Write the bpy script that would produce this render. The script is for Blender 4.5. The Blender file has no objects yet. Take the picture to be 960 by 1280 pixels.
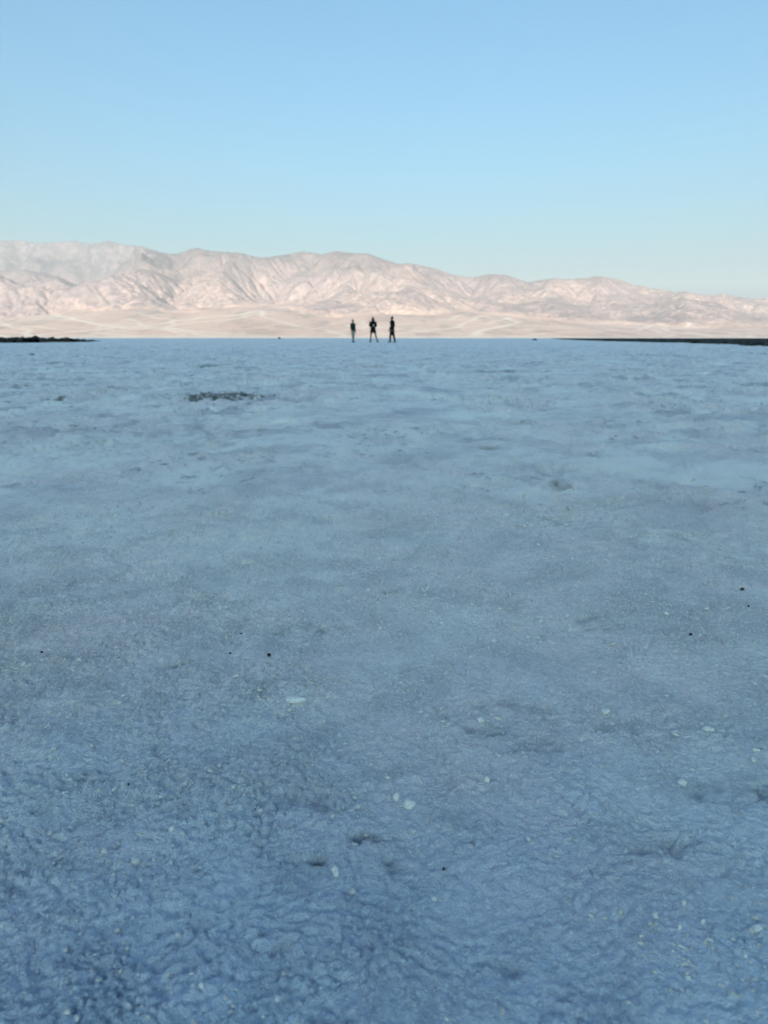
import bpy, bmesh, math, random
import numpy as np
from mathutils import Vector, Matrix

random.seed(7)
RNG = np.random.default_rng(11)
C = bpy.context.scene.collection
R = math.radians

# ------------------------------------------------------------------ camera geometry
CAM_H = 0.30
FPX = 1280 * 26 / 36.0
PITCH = math.atan((640 - 422.4) / FPX)
FWD = np.array([0, math.cos(PITCH), -math.sin(PITCH)])
UPV = np.array([0, math.sin(PITCH), math.cos(PITCH)])
SUN_EL, SUN_AZ = 11.0, 6.0          # azimuth: degrees left of straight behind the camera


def ray(u, v):
    return FWD + np.array([1.0, 0, 0]) * ((u - 480) / FPX) + UPV * ((640 - v) / FPX)


def ground_at(u, v):
    d = ray(u, v)
    t = CAM_H / -d[2]
    return d[0] * t, d[1] * t


def px_size(u, v):
    """metres per photo pixel at the ground point"""
    x, y = ground_at(u, v)
    return (y * math.cos(PITCH) + CAM_H * math.sin(PITCH)) / FPX


# ------------------------------------------------------------------ numpy noise
_P = np.random.default_rng(3).permutation(4096).astype(np.int32)
_GA = np.random.default_rng(4).uniform(0, 2 * math.pi, 4096).astype(np.float32)
_GX, _GY = np.cos(_GA), np.sin(_GA)


def perlin(x, y, seed=0):
    x = np.asarray(x, dtype=np.float64) + seed * 37.17
    y = np.asarray(y, dtype=np.float64) + seed * 91.73
    xi = np.floor(x); yi = np.floor(y)
    fx = (x - xi).astype(np.float32); fy = (y - yi).astype(np.float32)
    xi = xi.astype(np.int64); yi = yi.astype(np.int64)

    def g(ix, iy, dx, dy):
        h = _P[(_P[ix & 4095] + iy) & 4095]
        return _GX[h] * dx + _GY[h] * dy
    a = g(xi, yi, fx, fy); b = g(xi + 1, yi, fx - 1, fy)
    c = g(xi, yi + 1, fx, fy - 1); d = g(xi + 1, yi + 1, fx - 1, fy - 1)
    u = fx * fx * fx * (fx * (fx * 6 - 15) + 10)
    w = fy * fy * fy * (fy * (fy * 6 - 15) + 10)
    return (a + (b - a) * u + ((c + (d - c) * u) - (a + (b - a) * u)) * w) * 1.5


def fbm(x, y, octaves, seed=0, gain=0.5, lac=2.03):
    s = 0; a = 1.0; f = 1.0
    for i in range(octaves):
        s = s + a * perlin(x * f, y * f, seed + i * 5)
        a *= gain; f *= lac
    return s


_WX = np.random.default_rng(8).random(4096).astype(np.float32)
_WY = np.random.default_rng(9).random(4096).astype(np.float32)
_WH = np.random.default_rng(10).random(4096).astype(np.float32)


def grains(x, y, seed=0, rmin=.35, rmax=.75):
    """packed rounded grains of random size and height, 0..1"""
    x = x + seed * 17.3; y = y + seed * 51.9
    xi = np.floor(x).astype(np.int64); yi = np.floor(y).astype(np.int64)
    fx = (x - xi).astype(np.float32); fy = (y - yi).astype(np.float32)
    out = np.zeros(x.shape, dtype=np.float32)
    for oy in (-1, 0, 1):
        for ox in (-1, 0, 1):
            h = _P[(_P[(xi + ox) & 4095] + yi + oy) & 4095]
            dx = ox + _WX[h] - fx; dy = oy + _WY[h] - fy
            hh = _WH[h]
            r = rmin + (rmax - rmin) * hh
            e = .55 + .9 * _WX[(h * 7 + 3) & 4095]
            q = (dx * dx * e + dy * dy / e) / (r * r)
            out = np.maximum(out, (.3 + .7 * _WY[(h * 3 + 5) & 4095]) * np.sqrt(np.maximum(0, 1 - q)))
    return out


def sstep(a, b, x):
    t = np.clip((x - a) / (b - a), 0, 1)
    return t * t * (3 - 2 * t)


# ------------------------------------------------------------------ mesh helpers
def link(o, parent=None):
    C.objects.link(o)
    if parent is not None:
        o.parent = parent
    return o


def grid_mesh(name, P, nr, nc, wrap=False, smooth=True):
    """P (nr*nc,3) row-major vertex grid -> quad mesh"""
    me = bpy.data.meshes.new(name)
    n = nr * nc
    idx = np.arange(n, dtype=np.int32).reshape(nr, nc)
    if wrap:
        nxt = np.roll(idx, -1, axis=1)
        q = np.stack([idx[:-1], nxt[:-1], nxt[1:], idx[1:]], -1).reshape(-1, 4)
    else:
        q = np.stack([idx[:-1, :-1], idx[:-1, 1:], idx[1:, 1:], idx[1:, :-1]], -1).reshape(-1, 4)
    nf = len(q)
    me.vertices.add(n)
    me.vertices.foreach_set('co', np.ascontiguousarray(P, dtype=np.float32).ravel())
    me.loops.add(nf * 4)
    me.loops.foreach_set('vertex_index', q.astype(np.int32).ravel())
    me.polygons.add(nf)
    me.polygons.foreach_set('loop_start', (np.arange(nf, dtype=np.int32) * 4))
    me.polygons.foreach_set('use_smooth', np.full(nf, smooth))
    me.update(calc_edges=True)
    return me


def attr(me, name, val):
    a = me.attributes.new(name, 'FLOAT', 'POINT')
    a.data.foreach_set('value', np.ascontiguousarray(val, dtype=np.float32).ravel())


class NT:
    """small node-tree helper"""
    def __init__(self, name):
        self.m = bpy.data.materials.new(name)
        self.m.use_nodes = True
        self.t = self.m.node_tree
        self.b = self.t.nodes['Principled BSDF']

    def n(self, typ, **kw):
        nd = self.t.nodes.new(typ)
        for k, v in kw.items():
            if k.startswith('i_'):
                nd.inputs[k[2:].replace('_', ' ')].default_value = v
            else:
                setattr(nd, k, v)
        return nd

    def l(self, a, b):
        self.t.links.new(a, b)

    def attr(self, name):
        return self.n('ShaderNodeAttribute', attribute_name=name).outputs['Fac']

    def noise(self, scale, detail=4, rough=0.55, vec=None, dist=0.0):
        nd = self.n('ShaderNodeTexNoise')
        nd.inputs['Scale'].default_value = scale
        nd.inputs['Detail'].default_value = detail
        nd.inputs['Roughness'].default_value = rough
        nd.inputs['Distortion'].default_value = dist
        if vec is None:
            vec = self.coord()
        self.l(vec, nd.inputs['Vector'])
        return nd.outputs['Fac']

    def coord(self):
        if not hasattr(self, '_c'):
            self._c = self.n('ShaderNodeTexCoord').outputs['Object']
        return self._c

    def math(self, op, a, b=None, clamp=False):
        nd = self.n('ShaderNodeMath', operation=op, use_clamp=clamp)
        for i, v in enumerate((a, b)):
            if v is None:
                continue
            if isinstance(v, (int, float)):
                nd.inputs[i].default_value = v
            else:
                self.l(v, nd.inputs[i])
        return nd.outputs[0]

    def rng(self, v, a, b, c=0.0, d=1.0):
        nd = self.n('ShaderNodeMapRange', interpolation_type='SMOOTHSTEP')
        self.l(v, nd.inputs['Value'])
        for k, x in zip(('From Min', 'From Max', 'To Min', 'To Max'), (a, b, c, d)):
            nd.inputs[k].default_value = x
        return nd.outputs['Result']

    def mix(self, f, a, b, mode='MIX'):
        nd = self.n('ShaderNodeMix', data_type='RGBA', blend_type=mode)
        for s, v in ((0, f), (6, a), (7, b)):
            if isinstance(v, (int, float)):
                nd.inputs[s].default_value = v
            elif isinstance(v, tuple):
                nd.inputs[s].default_value = (*v, 1)
            else:
                self.l(v, nd.inputs[s])
        return nd.outputs[2]

    def bump(self, h, dist, strength=1.0, prev=None):
        nd = self.n('ShaderNodeBump')
        nd.inputs['Strength'].default_value = strength
        nd.inputs['Distance'].default_value = dist
        self.l(h, nd.inputs['Height'])
        if prev is not None:
            self.l(prev, nd.inputs['Normal'])
        return nd.outputs['Normal']

    def color(self, c):
        if isinstance(c, tuple):
            self.b.inputs['Base Color'].default_value = (*c, 1)
        else:
            self.l(c, self.b.inputs['Base Color'])

    def set(self, rough=0.6, spec=0.5, normal=None):
        if isinstance(rough, (int, float)):
            self.b.inputs['Roughness'].default_value = rough
        else:
            self.l(rough, self.b.inputs['Roughness'])
        self.b.inputs['Specular IOR Level'].default_value = spec
        if normal is not None:
            self.l(normal, self.b.inputs['Normal'])
        return self.m


# ------------------------------------------------------------------ materials
def salt_material():
    k = NT('salt_crust')
    mud, damp_shade, glaze = k.attr('mud'), k.attr('damp_shade'), k.attr('glaze')
    sep = k.n('ShaderNodeSeparateXYZ'); k.l(k.coord(), sep.inputs[0])
    n_big = k.noise(1.6, 4, .6)
    n_mid = k.noise(14, 5, .65, dist=.4)
    n_fine = k.noise(120, 4, .7)
    n_grain = k.noise(330, 4, .75)
    dry = k.mix(k.rng(n_big, .38, .62), SALT_A, SALT_B)
    col = k.mix(glaze, dry, SALT_G)
    col = k.mix(k.math('MULTIPLY', k.rng(k.noise(4.2, 5, .62, dist=.5), .49, .64), .85), col, (.57, .55, .60))
    col = k.mix(k.math('MULTIPLY', k.rng(k.noise(7.5, 5, .6, dist=.6), .50, .63), .70), col, (.94, .93, .94))
    col = k.mix(k.math('MULTIPLY', k.rng(n_mid, .47, .64), .85), col, (.66, .63, .67))
    col = k.mix(k.math('MULTIPLY', k.rng(k.noise(52, 5, .72), .52, .66), .60), col, (.64, .63, .67))
    col = k.mix(k.math('MULTIPLY', k.rng(n_fine, .54, .66), .6), col, (.58, .59, .64))
    col = k.mix(k.math('MULTIPLY', k.rng(n_grain, .50, .60), .9), col, (.97, .95, .94))
    col = k.mix(k.math('MULTIPLY', k.rng(k.noise(230, 4, .7), .55, .64), .45), col, (.60, .61, .64))
    pale = k.math('MULTIPLY', k.rng(k.noise(1.9, 4, .55, dist=.7), .48, .65), k.rng(sep.outputs['Y'], .45, 1.3))
    pale = k.math('MULTIPLY', pale, .9)
    col = k.mix(pale, col, (.97, .95, .95))
    dark = k.math('MULTIPLY', k.rng(k.noise(2.6, 5, .6, dist=.5), .50, .67), k.rng(sep.outputs['Y'], .8, 2.2))
    col = k.mix(k.math('MULTIPLY', dark, .85), col, (.47, .45, .52))
    dsp = k.math('MULTIPLY', damp_shade, k.rng(n_fine, .25, .6, .55, 1.0))  # damp hollows plus the painted scarp shade
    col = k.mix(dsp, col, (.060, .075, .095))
    msp = k.math('MULTIPLY', mud, k.rng(k.noise(20, 4, .7), .30, .60, .45, 1.0))
    col = k.mix(msp, col, (.060, .066, .066))
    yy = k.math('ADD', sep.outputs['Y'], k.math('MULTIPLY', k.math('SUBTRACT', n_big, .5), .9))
    col = k.mix(k.rng(yy, .05, .80, .95, 0), col, k.mix(1.0, col, (.54, .72, .93), 'MULTIPLY'))   # bluer near salt: vignette and steep-view darkening painted into its colour
    k.color(col)
    h1 = k.math('ADD', k.math('MULTIPLY', n_fine, .7), k.math('MULTIPLY', n_grain, 1.0))
    nrm = k.bump(h1, .0034, 1.0)
    return k.set(k.rng(glaze, 0, 1, .50, .36), .7, nrm)


def mud_material():
    k = NT('dark_mud_crust')
    a = k.noise(3, 5, .65)
    c = k.mix(k.rng(a, .35, .65), (.012, .012, .010), (.035, .030, .024))
    c = k.mix(k.math('MULTIPLY', k.rng(k.noise(5, 4, .7), .58, .68), .6), c, (.30, .30, .29))
    k.color(c)
    return k.set(.8, .3, k.bump(k.noise(30, 4, .6), .02, .6))


def mountain_material():
    k = NT('desert_rock')
    sep = k.n('ShaderNodeSeparateXYZ'); k.l(k.coord(), sep.inputs[0])
    z = sep.outputs['Z']
    wash, fan, flow = k.attr('wash'), k.attr('fan'), k.attr('flow')
    big = k.noise(.00022, 5, .6, dist=.6)
    mid = k.noise(.0011, 5, .65, dist=.5)
    fine = k.noise(.006, 4, .65)
    rock = k.mix(k.rng(big, .38, .62), (.45, .315, .275), (.31, .235, .23))
    rock = k.mix(k.math('MULTIPLY', k.rng(mid, .42, .62), .7), rock, (.52, .37, .315))
    rock = k.mix(k.math('MULTIPLY', k.rng(k.noise(.0026, 5, .7, dist=.8), .50, .62), .6), rock, (.27, .225, .225))
    rock = k.mix(k.math('MULTIPLY', k.rng(k.noise(.0007, 5, .7, dist=1.2), .58, .68), .7), rock, (.60, .46, .39))
    rock = k.mix(k.math('MULTIPLY', flow, .5), rock, (.50, .40, .34))
    zz = k.math('ADD', z, k.math('MULTIPLY', k.math('SUBTRACT', mid, .5), 1600))
    rock = k.mix(k.math('MULTIPLY', k.rng(zz, 900, 2250), .90), rock, (.072, .068, .078))
    rock = k.mix(k.math('MULTIPLY', k.rng(fine, .48, .60), .60), rock, (.22, .17, .165))
    rock = k.mix(k.math('MULTIPLY', k.rng(k.noise(.013, 3, .6), .50, .62), .45), rock, (.18, .14, .14))
    fanc = k.mix(k.rng(mid, .35, .65), (.70, .46, .37), (.74, .515, .42))
    fanc = k.mix(k.math('MULTIPLY', k.rng(k.noise(.012, 3, .65), .55, .66), .4), fanc, (.34, .25, .20))
    mp = k.n('ShaderNodeMapping'); mp.inputs['Scale'].default_value = (1, .22, 1); mp.inputs['Rotation'].default_value = (0, 0, .25)
    k.l(k.coord(), mp.inputs['Vector'])
    fanc = k.mix(k.math('MULTIPLY', k.rng(k.noise(.0022, 5, .62, mp.outputs[0], .4), .48, .60), .75), fanc, (.47, .34, .275))
    fanc = k.mix(wash, fanc, (.86, .70, .58))
    col = k.mix(fan, rock, fanc)
    k.color(col)
    return k.set(.95, .1)


def plain(name, col, rough=.8, spec=.3, var=.25, scale=30):
    k = NT(name)
    dark = tuple(c * (1 - var) for c in col)
    k.color(k.mix(k.rng(k.noise(scale, 3, .6), .35, .65), dark, col))
    return k.set(rough, spec, k.bump(k.noise(scale * 3, 3, .6), .004, .4))


SALT_A = (.95, .86, .89)     # dry bluish-white crust
SALT_B = (.89, .77, .81)     # greyer, slightly pink crust
SALT_G = (.95, .94, .95)     # smooth glazed crust
SALT_D = (.80, .79, .80)     # damp, dirtier salt

# ------------------------------------------------------------------ salt flat
# hollows: photo position, half extents, depth (m), mud, damp
HOLLOWS = [
    (285, 495, 60, 6.5, .016, 1.0, .5), (62, 500, 17, 2.6, .012, .85, .5), (262, 457.6, 20, 2.0, .014, .8, .4),
    (27, 481, 10, 1.6, .010, .7, .4), (65, 454, 13, 1.3, .012, .6, .4), (122, 471, 18, 1.5, .010, .45, .4),
    (4, 500, 9, 1.8, .010, .6, .4), (612, 563, 15, 2.6, .010, .7, .4), (596, 562, 26, 2.5, .006, .2, .4),
    (745, 567, 12, 2.4, .008, .3, .5), (705, 610, 22, 3.5, .007, .35, .5), (688, 656, 20, 5, .008, .4, .5),
    (805, 541, 16, 2.4, .008, .45, .4), (14, 607, 16, 3.0, .009, .6, .4), (172, 589, 8, 2, .007, .5, .3),
    (203, 576, 9, 2, .007, .5, .3), (295, 592, 55, 8, .006, .05, .35), (620, 465, 42, 1.8, .012, .5, .4),
    (822, 444, 32, 1.5, .014, .6, .4), (948, 442, 20, 1.3, .014, .6, .4), (558, 444.5, 9, 1.2, .012, .6, .4),
    (40, 444, 5, 1, .012, .6, .3), (132, 435.4, 5, .9, .012, .7, .3), (95, 519, 12, 1.5, .008, .3, .4),
    (375, 1104, 50, 24, .003, .0, .35), (498, 1082, 52, 20, .003, .0, .3),
    (640, 925, 60, 34, .008, .0, .45), (752, 786, 34, 10, .006, .0, .4), (225, 833, 26, 5, .006, .1, .4),
    (930, 1000, 70, 22, .008, .0, .35), (690, 590, 60, 6, .006, .0, .3), (400, 1010, 80, 30, .006, .0, .3),
    (905, 640, 50, 8, .006, .0, .3), (120, 720, 60, 8, .006, .0, .2), (845, 1085, 60, 20, .006, 0, .3),
    (610, 1225, 60, 16, .004, 0, .3), (200, 1165, 70, 25, .006, 0, .3), (740, 570, 10, 2, .006, .3, .3),
    (490, 742, 20, 5, .005, .05, .4), (650, 768, 30, 8, .005, 0, .25), (390, 590, 60, 5, .006, 0, .25),
    (110, 553, 40, 4, .007, .15, .4), (60, 575, 30, 3, .007, .2, .4), (200, 551, 40, 4, .006, 0, .3),
    (920, 628, 12, 2, .006, .4, .3), (930, 560, 40, 3, .007, .1, .3), (770, 520, 60, 3, .008, .1, .3),
]


_r = random.Random(31)
for (_cu, _cv, _su, _sv, _n, _dm) in ((372, 1106, 34, 15, 11, 1.0), (495, 1084, 36, 13, 8, .85), (588, 1072, 14, 6, 4, .7), (640, 945, 40, 16, 6, .5),
                                      (60, 1010, 60, 30, 6, .45), (800, 960, 90, 30, 8, .4), (300, 1180, 90, 25, 8, .45), (870, 1110, 60, 25, 7, .45), (610, 1225, 60, 14, 6, .5),
                                      (480, 980, 70, 25, 7, .35), (390, 790, 25, 6, 5, .5), (690, 645, 28, 7, 7, .6), (690, 608, 22, 5, 4, .6), (490, 742, 18, 4, 4, .5)):
    for _ in range(_n):
        _k = _r.uniform(.2, .7) * min(_su, 34)
        HOLLOWS.append((_cu + _r.gauss(0, _su * .6), _cv + _r.gauss(0, _sv * .6), _k, _k * _r.uniform(.3, .55), _r.uniform(.001, .003), .0, _dm * _r.uniform(.6, 1)))


def hollow_fields(x, y):
    mud = np.zeros_like(x); damp_shade = np.zeros_like(x); dep = np.zeros_like(x)
    wx = perlin(x * 9, y * 9, 61) * .45 + perlin(x * 26, y * 26, 62) * .35
    wl = perlin(x * 60, y * 60, 63) * .30
    for (u, v, hu, hv, d, m, dm) in HOLLOWS:
        m = m * (.55 if v > 540 else 1)
        cx, cy = ground_at(u, v)
        _, y0 = ground_at(u, v + hv); _, y1 = ground_at(u, max(v - hv, 424.5))
        ry = (y1 - y0) / 2; rx = hu * px_size(u, v)
        cy = (y0 + y1) / 2
        sel = (np.abs(x - cx) < rx * 2.2) & (np.abs(y - cy) < ry * 2.2)
        if not sel.any():
            continue
        q = np.sqrt(((x[sel] - cx) / rx) ** 2 + ((y[sel] - cy) / ry) ** 2)
        q = q + wx[sel] * 1.1 + wl[sel]
        k = 1 - sstep(.2, 1.3, q)
        mud[sel] = np.maximum(mud[sel], m * (1 - sstep(.55, .95, q)))
        damp_shade[sel] = np.maximum(damp_shade[sel], dm * k)
        dep[sel] = np.maximum(dep[sel], d * k)
    return mud, damp_shade, dep


def ground_height(x, y, full=False):
    d = np.hypot(x, y)
    near = 1 - sstep(30, 90, d)
    rough = sstep(-.65, .35, fbm(x * 1.3, y * 1.3, 3, 20))          # rough patches against smooth glaze
    h = .010 * fbm(x * .35, y * .35, 2, 1) + .006 * fbm(x * 1.1, y * 1.1, 2, 2)
    wxx = x + .05 * perlin(x * 6, y * 6, 70); wyy = y + .05 * perlin(x * 6, y * 6, 71)
    h = h + (.0075 + .009 * sstep(1.5, 5, d)) * perlin(wxx * 3.2, wyy * 3.2, 3)
    rid = 1 - np.abs(perlin(wxx * 7, wyy * 7, 4))
    h = h + (.0030 + .0055 * sstep(.7, 1.6, d)) * (rid ** 2 - .5) * (.4 + .6 * rough)
    # thin crust plates: stepped noise with crisp little scarps
    t = perlin(wxx * 11, wyy * 11, 5) * 2.2 + perlin(x * 31, y * 31, 6) * .5
    fl = np.floor(t); fr = t - fl
    h = h + (.0015 + .0045 * sstep(.6, 1.5, d) + .0075 * sstep(1.5, 4, d)) * (fl + sstep(.70, .98, fr)) * (.25 + .75 * rough)
    # lumps and clumped crystals
    rr = (.60 + .35 * rough) * (1 - .45 * sstep(.8, 2.2, d))
    bx = x + .012 * perlin(x * 24, y * 24, 77); by = y + .012 * perlin(x * 24, y * 24, 78)
    b = fbm(bx * 19, by * 19, 2, 7)
    h = h + (.0020 + .004 * sstep(.8, 2, d)) * np.maximum(b, -.3) * rr
    b = perlin(bx * 52, by * 52, 8)
    h = h + (.0012 + .0034 * sstep(.8, 2, d)) * np.abs(b) * rr
    nr_ = d < 4.5
    xn, yn, rn_ = bx[nr_], by[nr_], rr[nr_]
    f1 = (1 - sstep(2.6, 4.4, d[nr_])) * (1 - .75 * sstep(.7, 1.9, d[nr_]))
    clump = sstep(-.35, .5, perlin(xn * 13, yn * 13, 86))
    g = .0020 * grains(xn * 95, yn * 95, 1) * clump + .0040 * grains(xn * 170, yn * 170, 2) * (.35 + .65 * clump)
    g = g + .0022 * perlin(xn * 190, yn * 190, 10) + .0022 * np.abs(perlin(xn * 320, yn * 320, 12))
    h[nr_] += f1 * g * rn_
    mud, damp_shade, dep = hollow_fields(x, y)
    # broken, pitted salt inside the hollows
    pit = sstep(-.15, .5, perlin(bx * 30, by * 30, 15) + .6 * perlin(bx * 75, by * 75, 16))
    deepk = .48 + .52 * sstep(1.2, 3, d)
    pk = .88 - .55 * sstep(1.5, 3, d)
    h = h - dep * deepk * (1 - pk + pk * pit) - .0022 * damp_shade * pit * (1 - sstep(2, 4, d))
    damp_shade = damp_shade * (.20 + .80 * pit)
    h = h * near
    if full:
        glaze = sstep(.05, .65, fbm(x * 2.1, y * 1.6, 4, 30) + .25 * (0.5 - rough)) * .9
        trail = np.exp(-((x - .075 * y - .05 - .12 * perlin(x * 0 + 3, y * .6, 35)) / (.03 * np.abs(y) + .10)) ** 2) * sstep(1.2, 2.2, y) * (1 - sstep(9, 16, y))
        glaze = np.clip(glaze + .75 * trail * (.6 + .6 * perlin(x * 3, y * 3, 36)), 0, 1)
        scarp_shade = np.exp(-((fr - .86) / .07) ** 2) * sstep(.05, .45, fbm(x * 2.6, y * 2.6, 2, 97)) * sstep(-.1, .3, perlin(x * 19, y * 19, 98))  # shade lines of the plate scarps, painted into the colour
        damp_shade = np.maximum(damp_shade, .70 * scarp_shade * (1 - sstep(7, 14, d)) * sstep(.8, 1.6, d))
        return h, mud, damp_shade, glaze, rough
    return h


def build_ground():
    cy0 = -1.2
    rs = list(np.linspace(.02, .8, 10)) + list(np.linspace(.85, 1.38, 26))
    r = 1.385
    while r < 62:
        rs.append(r)
        dd = max(r - 1.45, 0)
        r += ROW0 + ROWK * dd
    while r < 42000:
        rs.append(r); r *= 1.07
    rs = np.array(rs)
    half = R(50)
    th = list(np.arange(-half, half, DTH))
    t, s = half, DTH
    back = []
    while t < math.pi * 2 - half:
        back.append(t)
        rem = min(t - half, 2 * math.pi - half - t)
        t += max(DTH, min(.05, DTH + rem * .12))
    th = np.array(th + back)
    TH, RR = np.meshgrid(th, rs)
    x = (RR * np.sin(TH)).ravel(); y = (cy0 + RR * np.cos(TH)).ravel()
    h, mud, damp_shade, glaze, rough = ground_height(x, y, True)
    nr, nc = len(rs), len(th)
    me = grid_mesh('salt_flat', np.stack([x, y, h], 1), nr, nc, wrap=True)
    # normals up: rows outward, columns clockwise -> flip
    me.flip_normals()
    attr(me, 'mud', mud); attr(me, 'damp_shade', damp_shade); attr(me, 'glaze', glaze)
    me.materials.append(salt_material())
    o = link(bpy.data.objects.new('salt_flat', me))
    o['kind'] = 'structure'
    print('ground verts', nr * nc, nr, nc)
    return o


# ------------------------------------------------------------------ mountains (stream-power erosion)
SKY = [(-200, 306), (-120, 300), (-60, 304), (0, 301), (25, 300), (45, 304), (55, 303.5), (75, 302.5), (95, 301), (110, 305), (125, 303), (135, 300.5), (150, 305),
       (160, 306.5), (175, 307), (190, 312), (205, 316), (215, 317.5), (223, 317), (235, 312), (247, 309.5), (258, 313),
       (280, 315), (300, 316), (315, 320), (325, 322), (345, 320), (360, 318), (375, 314.5), (390, 315.5), (402, 318),
       (418, 314), (440, 316), (460, 317), (480, 324), (497, 330), (510, 329), (525, 331.5), (545, 336), (565, 343),
       (590, 347), (605, 343.5), (615, 342.5), (635, 344), (650, 350), (662, 352.5), (675, 350), (692, 347.5), (705, 349),
       (720, 348.5), (735, 347), (748, 345), (760, 347), (775, 349), (790, 356), (807, 358), (815, 361), (832, 362),
       (845, 366), (855, 364), (875, 368), (890, 369), (905, 367), (925, 371.5), (940, 373.5), (955, 372.5), (975, 374), (1010, 370), (1080, 378), (1200, 372)]


def azel(u, v):
    d = ray(u, v)
    return math.atan2(d[0], d[1]), math.atan2(d[2], math.hypot(d[0], d[1]))


def build_mountains():
    T = np.array([azel(u, v) for u, v in SKY])
    dx = 62.0
    xs = np.arange(-19000, 19000 + 1, dx); ys = np.arange(8600, 29000, dx)
    nx, ny = len(xs), len(ys)
    X, Y = np.meshgrid(xs, ys)
    AZ = np.arctan2(X, Y)
    el = np.interp(AZ, T[:, 0], T[:, 1])
    leftness = 1 - sstep(R(-20), R(-10.5), AZ)                      # where a far ridge stands behind the front range
    yf = 13200 + 500 * fbm(X / 5200, Y * 0 + .3, 3, 40) + 350 * perlin(X / 1500, Y / 3000, 44)   # range front
    ycr = 20500 + 1300 * perlin(X / 6000, Y * 0, 41) + 1500 * leftness
    crest = np.tan(el) * np.hypot(X, ycr)
    # front belt
    t = np.clip((Y - yf) / (ycr - yf), 0, 1.6)
    env = crest * np.where(t < 1, t ** .85, np.maximum(0, 1 - (t - 1) * 1.2))
    k2 = np.exp(-((Y - 16300 - 900 * perlin(X / 3100, Y / 9000, 47)) / 1300) ** 2) * .40 * crest * (.55 + .7 * leftness) * (1 + .8 * perlin(X / 2300, Y / 5000, 48))
    env = np.maximum(env, k2)
    back = np.tan(el) * 26000 * np.exp(-np.abs((Y - 26000 - 1500 * perlin(X / 2300, Y / 5000, 49)) / 3600) ** 1.5) * leftness
    env = np.maximum(env * (1 - .30 * leftness), back * (1 - .55 * np.abs(perlin(X / 2300, Y / 2300, 46)) + .2 * perlin(X / 900, Y / 900, 45)))
    env = np.where(Y < yf, 0, env)
    env = env * (1 + .45 * fbm(X / 3400, Y / 3400, 4, 42))
    env = np.maximum(env, 0)
    z = env * .35 + 25 * RNG.random((ny, nx)) * (Y > yf) + (Y - 8600) * .004
    z[0, :] = 0
    # --- implicit stream power
    N = nx * ny
    idx = np.arange(N).reshape(ny, nx)
    U = (env * 1.5).ravel(); fixed = (Y <= yf - 400).ravel()
    U[fixed] = 0
    K, nt = 1.5, EROS
    dt = 1.0 / nt
    offs = [(-1, 0, 1), (1, 0, 1), (0, -1, 1), (0, 1, 1), (-1, -1, 1.4142), (-1, 1, 1.4142), (1, -1, 1.4142), (1, 1, 1.4142)]
    zf = z.ravel().copy()
    for it in range(nt):
        zf += U * dt
        z2 = zf.reshape(ny, nx)
        pad = np.pad(z2, 1, mode='edge')
        best = np.zeros((ny, nx)); rec = idx.copy(); dist = np.ones((ny, nx)) * dx
        ip = np.pad(idx, 1, mode='edge')
        for (oy, ox, dd) in offs:
            zn = pad[1 + oy:1 + oy + ny, 1 + ox:1 + ox + nx]
            s = (z2 - zn) / (dd * dx)
            m = s > best
            best = np.where(m, s, best)
            rec = np.where(m, ip[1 + oy:1 + oy + ny, 1 + ox:1 + ox + nx], rec)
            dist = np.where(m, dd * dx, dist)
        order = np.argsort(zf, kind='stable')
        recl = rec.ravel().tolist()
        A = [dx * dx] * N
        ol = order.tolist()
        for i in reversed(ol):
            r = recl[i]
            if r != i:
                A[r] += A[i]
        An = np.array(A)
        F = K * dt * np.sqrt(An) / dist.ravel()
        F[fixed] = 0
        Fl = F.tolist(); zl = zf.tolist()
        for i in ol:
            r = recl[i]
            if r != i:
                f = Fl[i]
                zl[i] = (zl[i] + f * zl[r]) / (1 + f)
        zf = np.array(zl)
    z = zf.reshape(ny, nx); A = An.reshape(ny, nx)
    zs = z.copy()
    for _ in range(14):                                              # old, softened slopes
        for ax in (0, 1):
            zp = np.pad(zs, [(1, 1) if ax == a else (0, 0) for a in (0, 1)], mode='edge')
            zs = ((zp[:-2] + 2 * zs + zp[2:]) if ax == 0 else (zp[:, :-2] + 2 * zs + zp[:, 2:])) / 4
    bk = sstep(21500, 23500, Y) * leftness
    z = (.42 - .36 * bk) * z + (.58 + .36 * bk) * zs + bk * (190 * fbm(X / 1700, Y / 1300, 3, 58) + 90 * (1 - np.abs(perlin(X / 800, Y / 1500, 59))))
    # --- upsample
    up = 2
    xs2 = np.linspace(xs[0], xs[-1], (nx - 1) * up + 1); ys2 = np.linspace(ys[0], ys[-1], (ny - 1) * up + 1)

    def ups(a):
        b = np.empty((ny, len(xs2)))
        for j in range(ny):
            b[j] = np.interp(xs2, xs, a[j])
        c = np.empty((len(ys2), len(xs2)))
        for j in range(len(xs2)):
            c[:, j] = np.interp(ys2, ys, b[:, j])
        return c
    z = ups(z); la = ups(np.log10(A))
    X, Y = np.meshgrid(xs2, ys2)
    yfu = ups(yf)
    AZ = np.arctan2(X, Y); RR = np.hypot(X, Y)
    relief = sstep(0, 500, z)
    rn = 1 - np.abs(perlin(X / 420, Y / 420, 50)); rn2 = 1 - np.abs(perlin(X / 190, Y / 190, 51))
    z = z + relief * (70 * (rn - .6) + 46 * (rn2 - .6) + 24 * perlin(X / 80, Y / 80, 52))
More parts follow.
